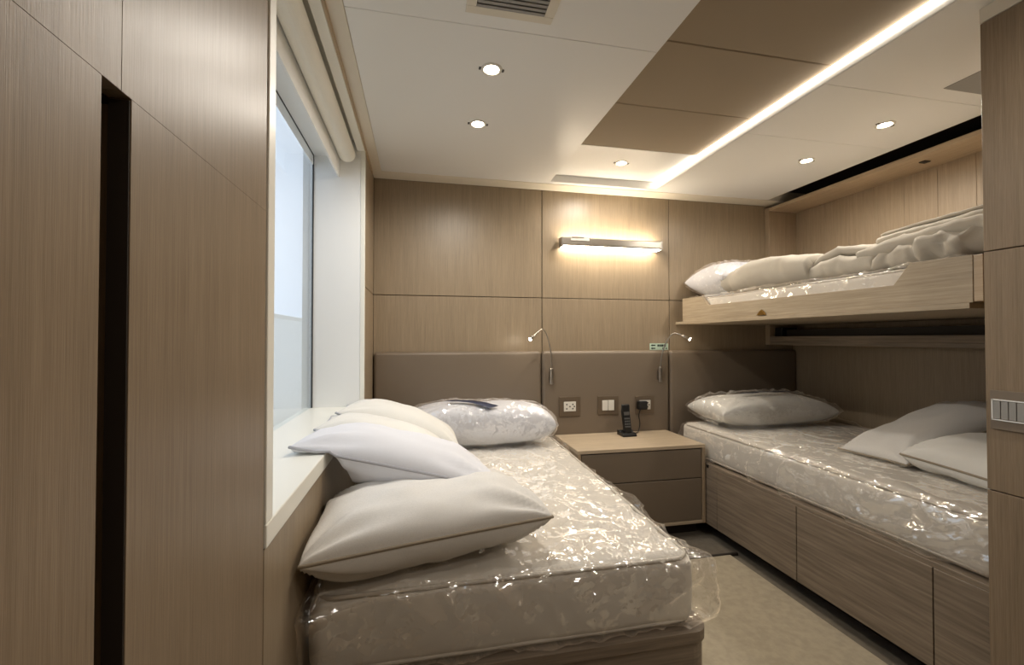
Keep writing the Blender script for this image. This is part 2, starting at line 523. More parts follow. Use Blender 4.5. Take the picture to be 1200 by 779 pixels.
# roller blind in its pocket
bl = empty('roller_blind', (-0.37, 1.64, 2.1), 'rolled up cream window blind in its pocket above the glass', 'blind')
pts = []
for k in range(28):
    a = 2 * PI * k / 28; pts.append((-0.360 + 0.040 * math.cos(a), 2.106 + 0.040 * math.sin(a)))
prism('roll', pts, 'y', WY0 + 0.012, WY1 - 0.045, M['cream'], bl)
box('pelmet', -0.412, -0.402, WY0 + 0.002, WY1 - 0.001, 2.004, 2.20, M['white'], bl, 0.001)
box('bracket', -0.392, -0.35, WY1 - 0.044, WY1 - 0.001, 2.09, 2.15, M['wplastic'], bl, 0.003)

# bulwark and deck outside the window
bw = empty('bulwark', (-1.6, 1.8, 0), 'white bulwark outside beyond the window glass', 'bulwark')
prism('wall', [(-1.70, -0.2), (-1.52, -0.2), (-1.50, 1.40), (-1.46, 1.44), (-1.74, 1.44), (-1.70, 1.40)], 'y', -2.0, 9.0, M['bulwark'], bw)
box('deck', -1.52, XL - 0.301, -2.0, 9.0, -0.25, -0.2, M['oak_pale_y'], bw)

# ================================================================== LAMPS
def downlight(x, y, z, label, power=DOWN_W):
    d = empty('downlight', (x, y, z), label, 'ceiling light', 'recessed ceiling downlights')
    lathe('trim_ring', [(0.027, -0.001), (0.030, -0.004), (0.038, -0.003), (0.040, 0.0), (0.027, 0.0)], (x, y, z), M['wplastic'], d)
    lathe('lens', [(0.002, -0.0015), (0.0265, -0.0015), (0.0265, 0.0), (0.002, 0.0)], (x, y, z), M['lamp'], d)
    for s in (-1, 1):
        box('clip', x + s * 0.043 - 0.004, x + s * 0.043 + 0.004, y - 0.008, y + 0.008, z - 0.003, z, M['vent_d'], d, 0.001, 1)
    ld = bpy.data.lights.new('downlight_bulb', 'SPOT')
    ld.energy = power; ld.color = WARM; ld.spot_size = math.radians(172); ld.spot_blend = 0.55
    ld.shadow_soft_size = 0.022
    lo = bpy.data.objects.new('bulb', ld); col.objects.link(lo)
    lo.parent = d; lo.location = (0, 0, -0.006)
    return d
downlight(0.256, 1.586, ZC, 'recessed spotlight in cream ceiling nearest the ceiling air vent')
downlight(0.260, 2.005, ZC, 'recessed spotlight in cream ceiling over the pillow end of the left bed')
downlight(1.163, 2.392, 2.22, 'recessed spotlight in the ceiling right above the wall lamp')
downlight(2.112, 1.624, ZC, 'recessed spotlight over the folded blankets of the upper bunk', 17.0)
downlight(2.108, 2.043, ZC, 'recessed spotlight over the upper bunk, farther from the right pillar', 17.0)
downlight(1.38, 0.35, 2.22, 'added unseen fill spotlight in the brown ceiling panels overhead', 24.0)  # added lamp above the view, brightens the right cabinet and bed foot
downlight(1.38, -0.45, 2.22, 'added unseen fill spotlight in the ceiling behind the viewer', 26.0)  # extra fill behind the camera for mattress foot, carpet and drawers

# LED line along the coffer
led = empty('led_strip_light', (RX, 1.8, 2.2), 'long glowing LED strip along the brown ceiling panels', 'strip light')
box('diffuser', RX - 0.012, RX - 0.001, 0.985, 2.645, 2.204, 2.2195, M['led'], led)
box('profile', RX - 0.003, RX - 0.0002, 0.975, 2.649, 2.178, 2.2038, M['white'], led)
box('end_cap', RX - 0.014, RX - 0.001, 0.972, 0.984, 2.202, 2.2195, M['white'], led)

# wall lamp
sc = empty('wall_lamp', (1.285, YB, 1.79), 'slim brushed metal wall lamp glowing upward and downward on the wood panel', 'wall lamp')
sx0, sx1 = 0.905, 1.630
box('back_plate', 1.0, 1.53, 2.793, YB - 0.0005, 1.795, 1.84, M['steel'], sc)
pts = [(2.725, 1.802), (2.733, 1.795), (2.738, 1.795), (2.738, 1.846), (2.733, 1.849), (2.728, 1.847), (2.725, 1.842)]
prism('front_bar', pts, 'x', sx0 + 0.012, sx1 - 0.012, M['chrome'], sc)
box('diffuser', sx0 + 0.014, sx1 - 0.014, 2.7385, 2.792, 1.789, 1.7945, M['sconce'], sc)
box('diffuser', sx0 + 0.014, sx1 - 0.014, 2.7385, 2.792, 1.840, 1.8455, M['sconce'], sc)
for a in (sx0, sx1 - 0.012):
    box('end_cap', a, a + 0.012, 2.724, 2.794, 1.788, 1.850, M['steel'], sc, 0.002)
box('core', sx0 + 0.014, sx1 - 0.014, 2.7385, 2.792, 1.795, 1.8395, M['steel'], sc)
sw = box('switch', sx0 + 0.06, sx0 + 0.19, 2.719, 2.7265, 1.824, 1.852, M['wplastic'], sc, 0.003)
box('rocker', sx0 + 0.066, sx0 + 0.15, 2.716, 2.7195, 1.842, 1.851, M['steel'], sw, 0.001)

# reading lamps on the headboard
def reading_lamp(bx, path, label):
    o = empty('reading_lamp', (bx, 2.765, 0.88), label, 'reading lamp', 'gooseneck reading lamps')
    lathe('mount', [(0.004, 0.0), (0.011, 0.0), (0.0115, 0.003), (0.0115, 0.098), (0.009, 0.104), (0.003, 0.106)], (bx, 2.742, 0.885), M['chrome'], o, 16)
    box('bracket', bx - 0.008, bx + 0.008, 2.75, 2.7715, 0.90, 0.965, M['steel'], o, 0.002)
    p = smooth_path(path, 8)
    tube('gooseneck', p, 0.0042, M['chrome'], o, 8)
    a = Vector(path[-2]); b = Vector(path[-1]); d = (b - a).normalized()
    tube('lamp_head', [b - d * 0.05, b - d * 0.045, b + d * 0.004], [0.006, 0.0095, 0.011], M['chrome'], o, 14)
    tube('bulb', [b + d * 0.0035, b + d * 0.007, b + d * 0.011], [0.0105, 0.0105, 0.006], M['readl'], o, 14)
    ld = bpy.data.lights.new('reading_bulb', 'POINT'); ld.energy = 0.28; ld.color = (1, 0.84, 0.62); ld.shadow_soft_size = 0.012
    lo = bpy.data.objects.new('light', ld); col.objects.link(lo); lo.parent = o
    lo.location = b + d * 0.024 - Vector((bx, 2.765, 0.88))
reading_lamp(0.838, [(0.838, 2.742, 0.985), (0.832, 2.735, 1.09), (0.806, 2.72, 1.19), (0.772, 2.69, 1.238), (0.735, 2.66, 1.232), (0.668, 2.62, 1.180)],
             'gooseneck reading lamp on the nightstand side of the left bed')
reading_lamp(1.617, [(1.617, 2.742, 0.985), (1.628, 2.735, 1.08), (1.658, 2.72, 1.17), (1.682, 2.69, 1.215), (1.708, 2.66, 1.212), (1.756, 2.62, 1.182)],
             'gooseneck reading lamp bent toward the lower bunk, beside the green sign')

# ================================================================== HEADBOARDS
def headboard(x0, x1, label):
    bm = rounded_mesh(x0, x1, 2.77, YB + 0.03, 0.28, 1.100, 0.022, 0.06, None)
    # flatten what would sink into the wall
    for v in bm.verts: v.co.y = min(v.co.y, YB - 0.0005)
    o = from_bm('headboard', bm, M['leather'], None, True)
    tag(o, label, 'headboard', 'padded headboard panels')
headboard(XL + 0.006, 0.780, 'padded taupe headboard panel behind the left bed')
headboard(0.786, 1.705, 'padded taupe headboard panel with three sockets above the nightstand')
headboard(1.711, XR - 0.001, 'padded taupe headboard panel behind the lower bunk')

# sockets
def plate(x0, x1, z0, z1, kind, label):
    y = 2.7695
    o = empty('wall_socket' if kind != 'switch' else 'light_switch', ((x0 + x1) / 2, y, z0), label,
              'socket' if kind != 'switch' else 'switch', 'plates on the headboard')
    box('cover_plate', x0, x1, y - 0.007, y, z0, z1, M['steel_plate'], o, 0.002)
    cx = (x0 + x1) / 2; cz = (z0 + z1) / 2
    if kind == 'switch':
        for s in (-1, 1):
            box('rocker', cx + s * 0.022 - 0.0205, cx + s * 0.022 + 0.0205, y - 0.012, y - 0.0068, cz - 0.034, cz + 0.034, M['wplastic'], o, 0.002)
    else:
        ins = box('insert', cx - 0.042, cx + 0.042, y - 0.010, y - 0.0068, cz - 0.032, cz + 0.032, M['wplastic'], o, 0.002)
        for dx, dz in ((-0.022, 0.014), (-0.022, -0.014), (0.0, 0.0), (0.02, 0.014), (0.02, -0.014), (0.03, 0.0)):
            lathe('hole', [(0.001, -0.0006), (0.005, -0.0006), (0.005, 0.0006), (0.001, 0.0006)], (cx + dx, y - 0.0102, cz + dz), M['black'], ins, 10, 'y')
    return cx, cz
M['steel_plate'] = plain('bronze_plate', srgb(118, 104, 88), 0.4, 0.5)
plate(0.898, 1.043, 0.669, 0.798, 'socket', 'bronze socket plate with white insert, nearest the left bed')
plate(1.167, 1.315, 0.671, 0.796, 'switch', 'bronze plate with two white rockers, between the two sockets')
pcx, pcz = plate(1.441, 1.581, 0.668, 0.789, 'socket', 'bronze socket plate with a black plug in it')

# black plug and its lead
pl = empty('power_plug', (1.475, 2.755, 0.7), 'black plug and lead in the socket by the phone', 'plug')
box('plug_body', 1.447, 1.512, 2.722, 2.7585, 0.702, 0.758, M['black'], pl, 0.006)
tube('prong', [(1.5, 2.757, 0.73), (1.5, 2.7595, 0.73)], 0.003, M['steel'], pl, 6)
tube('lead', smooth_path([(1.46, 2.73, 0.704), (1.452, 2.735, 0.66), (1.462, 2.74, 0.61), (1.448, 2.73, 0.566), (1.42, 2.70, 0.556), (1.375, 2.675, 0.556)], 6), 0.0032, M['black'], pl, 6)

# exit sign
sg = empty('escape_sign', (1.645, YB, 1.1), 'small pale green sign with dark arrows above the headboard', 'sign')
box('plate', 1.575, 1.718, YB - 0.003, YB - 0.0005, 1.102, 1.148, M['sign'], sg, 0.0008, 1)
for zz in (1.112, 1.133):
    prism('arrow', [(1.583, zz + 0.002), (1.595, zz + 0.010), (1.595, zz + 0.006), (1.618, zz + 0.006), (1.618, zz - 0.002), (1.595, zz - 0.002), (1.595, zz - 0.006)],
          'y', YB - 0.0036, YB - 0.003, M['signd'], sg)
for k, (a, b) in enumerate(((1.634, 1.646), (1.649, 1.66), (1.663, 1.678), (1.681, 1.700))):
    box('letter', a, b, YB - 0.0036, YB - 0.003, 1.126, 1.141, M['signd'], sg)
for a, b in ((1.672, 1.682), (1.698, 1.706)):
    box('letter', a, b, YB - 0.0036, YB - 0.003, 1.107, 1.119, M['signd'], sg)

# ================================================================== NIGHTSTAND
ns = empty('nightstand', (1.26, 2.55, 0.0), 'taupe nightstand with pale wood top and two drawers between the beds', 'nightstand')
NX0, NX1, NY0, NY1 = 0.868, 1.673, 2.34, 2.7685
box('top', NX0, NX1, NY0, NY1, 0.530, 0.550, M['oak_pale'], ns, 0.0015)
for a in (NX0, NX1 - 0.020):
    box('side', a, a + 0.020, NY0, NY1, 0.0845, 0.5295, M['oak_pale_v'] if 'oak_pale_v' in M else M['oak_niche'], ns, 0.001, 1)
box('bottom', NX0 + 0.0205, NX1 - 0.0205, NY0, NY1, 0.0845, 0.102, M['oak_pale'], ns, 0.001, 1)
box('carcass', NX0 + 0.0205, NX1 - 0.0205, NY0 + 0.022, NY1, 0.1025, 0.5295, M['dark'], ns)
for z0, z1 in ((0.1045, 0.3495), (0.354, 0.5235)):
    box('drawer', NX0 + 0.024, NX1 - 0.024, NY0 + 0.003, NY0 + 0.0215, z0, z1, M['leather'], ns, 0.003)
box('plinth', NX0 + 0.01, NX1 - 0.01, NY0 + 0.08, NY1, 0.001, 0.084, M['dark'], ns)

# cordless phone
ph = empty('cordless_phone', (1.322, 2.655, 0.5505), 'black cordless phone standing in its charging cradle', 'phone')
prism('cradle', [(2.61, 0.5505), (2.70, 0.5505), (2.70, 0.580), (2.672, 0.586), (2.66, 0.572), (2.635, 0.572), (2.612, 0.562)], 'x', 1.276, 1.372, M['black'], ph, 0.002)
prism('handset', [(2.634, 0.5725), (2.656, 0.5725), (2.690, 0.700), (2.688, 0.746), (2.678, 0.752), (2.668, 0.746), (2.662, 0.702)], 'x', 1.298, 1.350, M['black'], ph, 0.004)
hs = ph.children[-1]
def on_hand(zc, h, x0, x1, mat, name):
    f = (zc - 0.5725) / (0.702 - 0.5725)
    y = 2.634 + (2.662 - 2.634) * f
    box(name, x0, x1, y - 0.0018, y + 0.004, zc - h, zc + h, mat, hs, 0.0006, 1)
on_hand(0.690, 0.012, 1.305, 1.343, M['vent_d'], 'screen')
for r in range(4):
    for c in range(3):
        on_hand(0.660 - r * 0.017, 0.0045, 1.306 + c * 0.013, 1.316 + c * 0.013, M['key'], 'key')

# ================================================================== WARDROBES
# left: flush oak doors with a tall recessed pull
wa = empty('wardrobe', (XL, 0.0, 0.0), 'tall oak wardrobe with a dark recessed pull at the left edge', 'wardrobe')
T = 0.02
ZS = 1.417
box('door', XL - T, XL, YF + 0.001, 0.4575, 0.02, ZS - 0.0001, M['oak_wardrobe'], wa, 0.0002, 1)
box('door', XL - T, XL, 0.4995, 0.887, 0.02, ZS - 0.0001, M['oak_wardrobe'], wa, 0.0002, 1)
box('upper_door', XL - T, XL, YF + 0.001, 0.4835, ZS + 0.0001, 2.168, M['oak_wardrobe'], wa, 0.0002, 1)
box('upper_door', XL - T, XL, 0.4843, 0.887, ZS + 0.0001, 2.168, M['oak_wardrobe'], wa, 0.0002, 1)
pc = box('pull_channel', XL - 0.075, XL - 0.068, 0.42, 0.53, 0.02, ZS - 0.002, M['dark'], wa)
box('channel_side', XL - 0.068, XL - T - 0.0005, 0.51, 0.516, 0.02, ZS - 0.002, M['oak_niche'], wa)
box('edge_strip', XL - T + 0.001, XL - 0.001, 0.4975, 0.4994, 0.02, ZS - 0.002, M['dark'], wa)
box('channel_side', XL - 0.068, XL - T - 0.0005, 0.44, 0.446, 0.02, ZS - 0.002, M['dark'], wa)
box('carcass', XL - 0.30, XL - 0.0755, YF + 0.001, 0.699, 0.0, 2.2, M['dark'], wa)
box('carcass', XL - 0.118, XL - 0.0755, 0.70, 0.885, 0.0, 2.2, M['dark'], wa)
box('carcass', XL - 0.075, XL - T - 0.0005, 0.53, 0.885, 0.0, 2.168, M['dark'], wa)
box('carcass', XL - 0.075, XL - T - 0.0005, YF + 0.001, 0.42, 0.0, 2.168, M['dark'], wa)
box('carcass', XL - 0.075, XL - T - 0.0005, 0.4205, 0.5295, ZS, 2.168, M['dark'], wa)

# right: oak pillar cabinet at the foot of the lower bunk
wc = empty('tall_cabinet', (2.2, 0.2, 0.0), 'tall oak cabinet with a light switch at the right edge', 'cabinet')
CX, CY = 1.652, 0.992
for z0, z1 in ((0.02, 0.733), (0.7365, 1.4385), (1.442, 2.128)):
    box('panel', CX, CX + 0.02, YF + 0.001, CY, z0, z1, M['oak_wardrobe'], wc, 0.001, 1)
box('carcass', CX + 0.0205, XR - 0.001, YF + 0.001, CY - 0.02, 0.0, 2.168, M['dark'], wc)
box('end_panel', CX + 0.0205, XR - 0.001, CY - 0.0195, CY, 0.0, 2.168, M['oak_wardrobe'], wc)
box('cornice', CX - 0.001, CX + 0.0202, YF + 0.001, CY + 0.001, 2.130, ZC - 0.001, M['ceil_b'], wc, 0.001, 1)
sp = empty('light_switch', (CX, 0.9, 0.917), 'long light switch panel with light frame on the right cabinet', 'switch')
box('cover_plate', CX - 0.006, CX - 0.0003, 0.70, 0.979, 0.917, 1.030, M['taupe_plate'] if 'taupe_plate' in M else M['leather'], sp, 0.001, 1)
fz0, fz1, fy0, fy1 = 0.944, 1.004, 0.846, 0.974
for (a, b, c, d) in ((fy0, fy1, fz0 - 0.0005, fz0 + 0.0025), (fy0, fy1, fz1 - 0.0025, fz1 + 0.0005), (fy0, fy0 + 0.003, fz0, fz1), (fy1 - 0.003, fy1, fz0, fz1)):
    box('frame', CX - 0.0095, CX - 0.0058, a, b, c, d, M['white'], sp)
n = 7; w = (fy1 - fy0 - 0.006) / n
for k in range(n):
    a = fy0 + 0.003 + k * w
    box('rocker', CX - 0.009, CX - 0.0058, a + 0.001, a + w - 0.001, fz0 + 0.004, fz1 - 0.004, M['vent'], sp, 0.0008, 1)

# ================================================================== AIR VENTS
def vent(x0, x1, y0, y1, label, slats, frame=0.03):
    o = empty('air_vent', ((x0 + x1) / 2, (y0 + y1) / 2, ZC - 0.004), label, 'air vent')
    z = ZC
    if frame:
        for (a, b, c, d) in ((x0 - frame, x1 + frame, y0 - frame, y0), (x0 - frame, x1 + frame, y1, y1 + frame), (x0 - frame, x0, y0, y1), (x1, x1 + frame, y0, y1)):
            box('frame', a, b, c, d, z - 0.004, z - 0.0003, M['ceil_b'], o, 0.001, 1)
    box('grille_back', x0, x1, y0, y1, z - 0.0025, z - 0.0003, M['vent_d'] if frame else M['vent'], o)
    if slats:
        m = int((y1 - y0) / 0.016)
        for k in range(m):
            y = y0 + (k + 0.5) * (y1 - y0) / m
            box('slat', x0 + 0.002, x1 - 0.002, y - 0.0055, y + 0.0055, z - 0.006, z - 0.003, M['vent'], o)
vent(0.162, 0.372, 1.12, 1.288, 'grey slatted air vent in the cream ceiling at the top of the picture', True)
vent(2.032, 2.26, 1.04, 1.338, 'flat grey ceiling panel above the blanket end of the upper bunk', False, 0.0)

# ================================================================== CARPET
cp = box('carpet', 0.835, 1.648, YF + 0.01, 2.098, 0.0005, 0.013, M['carpet'], None, 0.003)
tag(cp, 'beige carpet runner along the aisle between the beds', 'carpet')

# ================================================================== BEDS
def piping_loop(name, x0, x1, y0, y1, z, r, mat, parent, warp=None, rad=0.006):
    pts = []
    def arc(cx, cy, a0):
        for k in range(6):
            a = a0 + (PI / 2) * k / 5
            pts.append((cx + r * math.cos(a), cy + r * math.sin(a), z))
    arc(x1 - r, y1 - r, 0); arc(x0 + r, y1 - r, PI / 2); arc(x0 + r, y0 + r, PI); arc(x1 - r, y0 + r, 1.5 * PI)
    full = []
    for i in range(len(pts)):
        a = Vector(pts[i]); b = Vector(pts[(i + 1) % len(pts)])
        m = max(1, int((b - a).length / 0.05))
        for k in range(m): full.append(a.lerp(b, k / m))
    if warp: full = [warp(p) for p in full]
    tube(name, full, rad, mat, parent, 6, True)

def mattress(name, x0, x1, y0, y1, z0, z1, label, taper=0.0, r=0.035, wrapseed=0.0, loose=0.012, bag=None, film_mat='film', step=0.013):
    root = empty(name, ((x0 + x1) / 2, (y0 + y1) / 2, z0), label, 'mattress', 'mattresses in plastic wrap')
    def tp(p):
        f = (p.y - y0) / (y1 - y0)
        c = (p.x - x0) / (x1 - x0)
        p = p.copy(); p.x += taper * f * c
        return p
    def w1(p, n):
        if n.z > 0.6:
            q = max(0.0, math.cos(p.x * 2 * PI / 0.19) * math.cos(p.y * 2 * PI / 0.19))
            p = p + Vector((0, 0, -0.008 * q ** 1.5 + 0.004 * fbm((p.x, p.y, 3), 3)))
        else:
            p = p + n * (0.006 * math.sin((p.z - z0) / (z1 - z0) * PI)) + n * 0.003 * fbm(p, 5)
        return tp(p)
    core = rounded_mesh(x0, x1, y0, y1, z0, z1, r, 0.03, w1)
    from_bm('ticking', core, M['tick'], root, True)
    pw = lambda p: tp(Vector(p))
    piping_loop('piping', x0 + 0.006, x1 - 0.006, y0 + 0.006, y1 - 0.006, z1 - 0.010, r + 0.02, M['piping'], root, pw)
    piping_loop('piping', x0 + 0.004, x1 - 0.004, y0 + 0.004, y1 - 0.004, z0 + 0.016, r + 0.02, M['piping'], root, pw)
    s = Vector((wrapseed, wrapseed * 1.7, 0.3))
    def w2(p, n):
        q = p + s
        warp = Vector((fbm(q + Vector((5, 0, 0)), 2.2), fbm(q + Vector((0, 5, 0)), 2.2), 0)) * 0.16
        qs = Vector((q.x, q.y * 0.55, q.z))
        rd = max(0.0, ridge(qs + warp, 6.0)) ** 5 + 0.7 * max(0.0, ridge(qs + warp * 1.5 + Vector((9, 3, 1)), 10.0)) ** 5
        rd *= 0.35 + 1.1 * max(0.0, 0.5 + fbm(q + Vector((2, 8, 4)), 2.0))
        d = 0.0035 + 0.013 * rd + 0.006 * (fbm(q, 4) + 0.3)
        d = max(d, 0.002)
        if n.z < -0.5: d = 0.0005
        elif n.z < 0.5: d = d * 1.6 + loose * (0.4 + 0.8 * abs(fbm(q, 3))) * (0.35 + 0.65 * math.sin(min(1, max(0, (p.z - z0) / (z1 - z0))) * PI))
        p = p + n * d
        if bag: p = bag(p, n)
        p.z = max(p.z, z0 - 0.0005 + (0.0 if n.z > -0.5 else 0.0005))
        return tp(p)
    e = 0.004
    sh = rounded_mesh(x0 - e, x1 + e, y0 - e, y1 + e, z0 - 0.0003, z1 + e, r, step, w2)
    wr_ = from_bm('plastic_wrap', sh, M[film_mat], root, True)
    tag(wr_, 'crinkled clear plastic wrap')
    return root

# ---- left bed
LB = dict(x0=-0.262, x1=0.785, y0=1.15, y1=2.755, z0=0.350, z1=0.552)
lb = empty('bed_base', (0.26, 1.95, 0.0), 'brown wooden base under the left bed mattress', 'bed base')
def rcorner(x0, x1, y0, y1, r):
    pts = [(x0, y0)]
    for k in range(7):
        a = -PI / 2 + (PI / 2) * k / 6
        pts.append((x1 - r + r * math.cos(a), y0 + r + r * math.sin(a)))
    pts += [(x1, y1), (x0, y1)]
    return pts
prism('platform', rcorner(-0.272, 0.820, 1.122, 2.768, 0.05), 'z', 0.318, 0.348, M['oak_hx'], lb)
prism('side_panel', rcorner(-0.272, 0.816, 1.128, 2.768, 0.05), 'z', 0.06, 0.3175, M['oak_hx'], lb)
prism('plinth', rcorner(-0.272, 0.76, 1.19, 2.768, 0.05), 'z', 0.0, 0.0595, M['dark'], lb)
def lbag(p, n):
    # the loose end of the bag puffs out at the foot of the bed and at its free corner
    k = max(0.0, 1 - (p.y - LB['y0']) / 0.10)
    if n.z < 0.75 and n.y < -0.3:
        h = math.sin(min(1, max(0, (p.z - LB['z0']) / 0.20)) * PI)
        p = p + Vector((0, -0.020 * (0.4 + 0.6 * abs(fbm(p, 4))) * h, 0))
    c = max(0.0, 1 - (Vector((p.x - LB['x1'], p.y - LB['y0'])).length) / 0.16)
    if n.z < 0.6:
        p = p + Vector((0.055 * c, -0.012 * c, 0)) * (0.6 + 0.8 * abs(fbm(p, 9)))
    c = max(0.0, 1 - (Vector((p.x - LB['x0'], p.y - LB['y0'])).length) / 0.16)
    if n.z < 0.6:
        p = p + Vector((0.0, -0.06 * c, 0)) * (0.5 + 0.8 * abs(fbm(p, 9)))
    p.x = max(p.x, XL + 0.004)
    return p
mattress('mattress', LB['x0'], LB['x1'], LB['y0'], LB['y1'], LB['z0'], LB['z1'],
         'wide cream mattress in crinkled clear plastic on the left bed', taper=0.055, bag=lbag, wrapseed=1.3, loose=0.004)

# ---- lower bunk on the right
rb = empty('bed_base', (2.2, 1.7, 0.0), 'grey brown wooden base with drawers under the lower bunk', 'bed base')
BX = 1.679
box('carcass', BX + 0.019, XR - 0.001, 0.995, 2.7685, 0.0795, 0.4165, M['dark'], rb)
box('platform', BX + 0.002, XR - 0.001, 0.995, 2.7685, 0.417, 0.4355, M['oak_h'], rb, 0.001, 1)
box('plinth', BX + 0.11, XR - 0.001, 0.995, 2.7685, 0.001, 0.079, M['dark'], rb)
box('filler_panel', BX, BX + 0.0185, 2.247, 2.337, 0.080, 0.4165, M['oak_h'], rb, 0.001, 1)
for a, b in ((0.995, 1.1545), (1.1585, 1.698), (1.702, 2.2445)):
    box('drawer', BX, BX + 0.0185, a, b, 0.080, 0.4165, M['oak_h'], rb, 0.001, 1)
box('back_panel', BX, BX + 0.0185, 2.3375, 2.768, 0.08, 0.4165, M['oak_h'], rb)
box('catch', BX - 0.004, BX + 0.001, 2.318, 2.334, 0.415, 0.432, M['black'], rb)
mattress('mattress', 1.712, XR - 0.035, 1.0, 2.635, 0.437, 0.628,
         'cream mattress in clear plastic on the lower right bunk', wrapseed=4.1, loose=0.016, bag=lambda p, n: Vector((min(p.x, XR - 0.004), max(p.y, 0.9945), p.z)))

# ---- recess frame for the folding bunk
fr = empty('bunk_recess_frame', (2.63, 2.0, 1.14), 'oak frame of the recess that the upper bunk folds into', 'frame')
FX = 2.520
box('end_board', FX, XR - 0.0005, 2.766, YB - 0.001, 1.137, 2.150, M['oak_pale_v'] if 'oak_pale_v' in M else M['oak_niche'], fr, 0.001, 1)
box('bottom_board', FX, XR - 0.0005, 1.0, 2.7655, 1.137, 1.160, M['oak_h'], fr, 0.001, 1)
box('front_lip', FX, FX + 0.02, 1.0, 2.7655, 1.1605, 1.198, M['oak_h'], fr, 0.001, 1)
box('top_board', FX, XR - 0.0005, 1.0, 2.7655, 2.122, 2.145, M['oak_pale_y'], fr, 0.001, 1)
box('hinge_block', 2.56, 2.69, 2.70, 2.765, 1.17, 1.262, M['black'], fr, 0.003)
box('latch', 2.60, 2.64, 1.80, 1.83, 2.116, 2.1215, M['dark'], fr, 0.001)
box('cross_rail', 2.60, 2.66, 1.0, 2.699, 1.17, 1.245, M['dark'], fr)

# ---- upper bunk tray
ub = empty('upper_bunk', (2.2, 1.9, 1.28), 'folding oak upper bunk tray with a cut away side board', 'bunk')
UX = 1.78
side = [(2.728, 1.3005), (2.728, 1.458), (2.520, 1.454), (2.452, 1.394), (1.345, 1.386), (1.286, 1.462), (1.098, 1.458), (1.098, 1.3005)]
prism('side_board', side, 'x', UX, UX + 0.022, M['oak_bunk'], ub, 0.0012)
prism('base_board', [(UX - 0.006, 1.104), (XR - 0.012, 1.104), (XR - 0.012, 2.764), (2.517, 2.764), (2.517, 2.805), (UX - 0.006, 2.805)], 'z', 1.281, 1.3, M['oak_bunk'], ub, 0.001)
box('end_board', UX + 0.0225, XR - 0.04, 2.706, 2.728, 1.3005, 1.45, M['oak_bunk_x'], ub, 0.001, 1)
box('end_board', UX + 0.0225, XR - 0.04, 1.098, 1.12, 1.3005, 1.458, M['oak_bunk_x'], ub, 0.001, 1)
box('end_strip', UX + 0.002, UX + 0.03, 1.072, 1.0975, 1.303, 1.456, M['oak_pale_y'], ub, 0.001, 1)
prism('bracket', [(1.975, 1.306), (2.04, 1.306), (2.02, 1.326), (2.005, 1.336), (1.99, 1.326)], 'x', UX - 0.008, UX - 0.0003, M['brass'], ub, 0.001)
mattress('mattress', UX + 0.03, XR - 0.05, 1.128, 2.70, 1.302, 1.452,
         'thin mattress in clear plastic on the upper bunk', wrapseed=8.2, loose=0.001, bag=lambda p, n: Vector((max(p.x, UX + 0.0235), min(max(p.y, 1.1215), 2.7045), p.z)), r=0.03, step=0.02)

# ================================================================== CUSHIONS, PILLOWS, BLANKETS
def sgnpow(x, p): return math.copysign(abs(x) ** p, x)

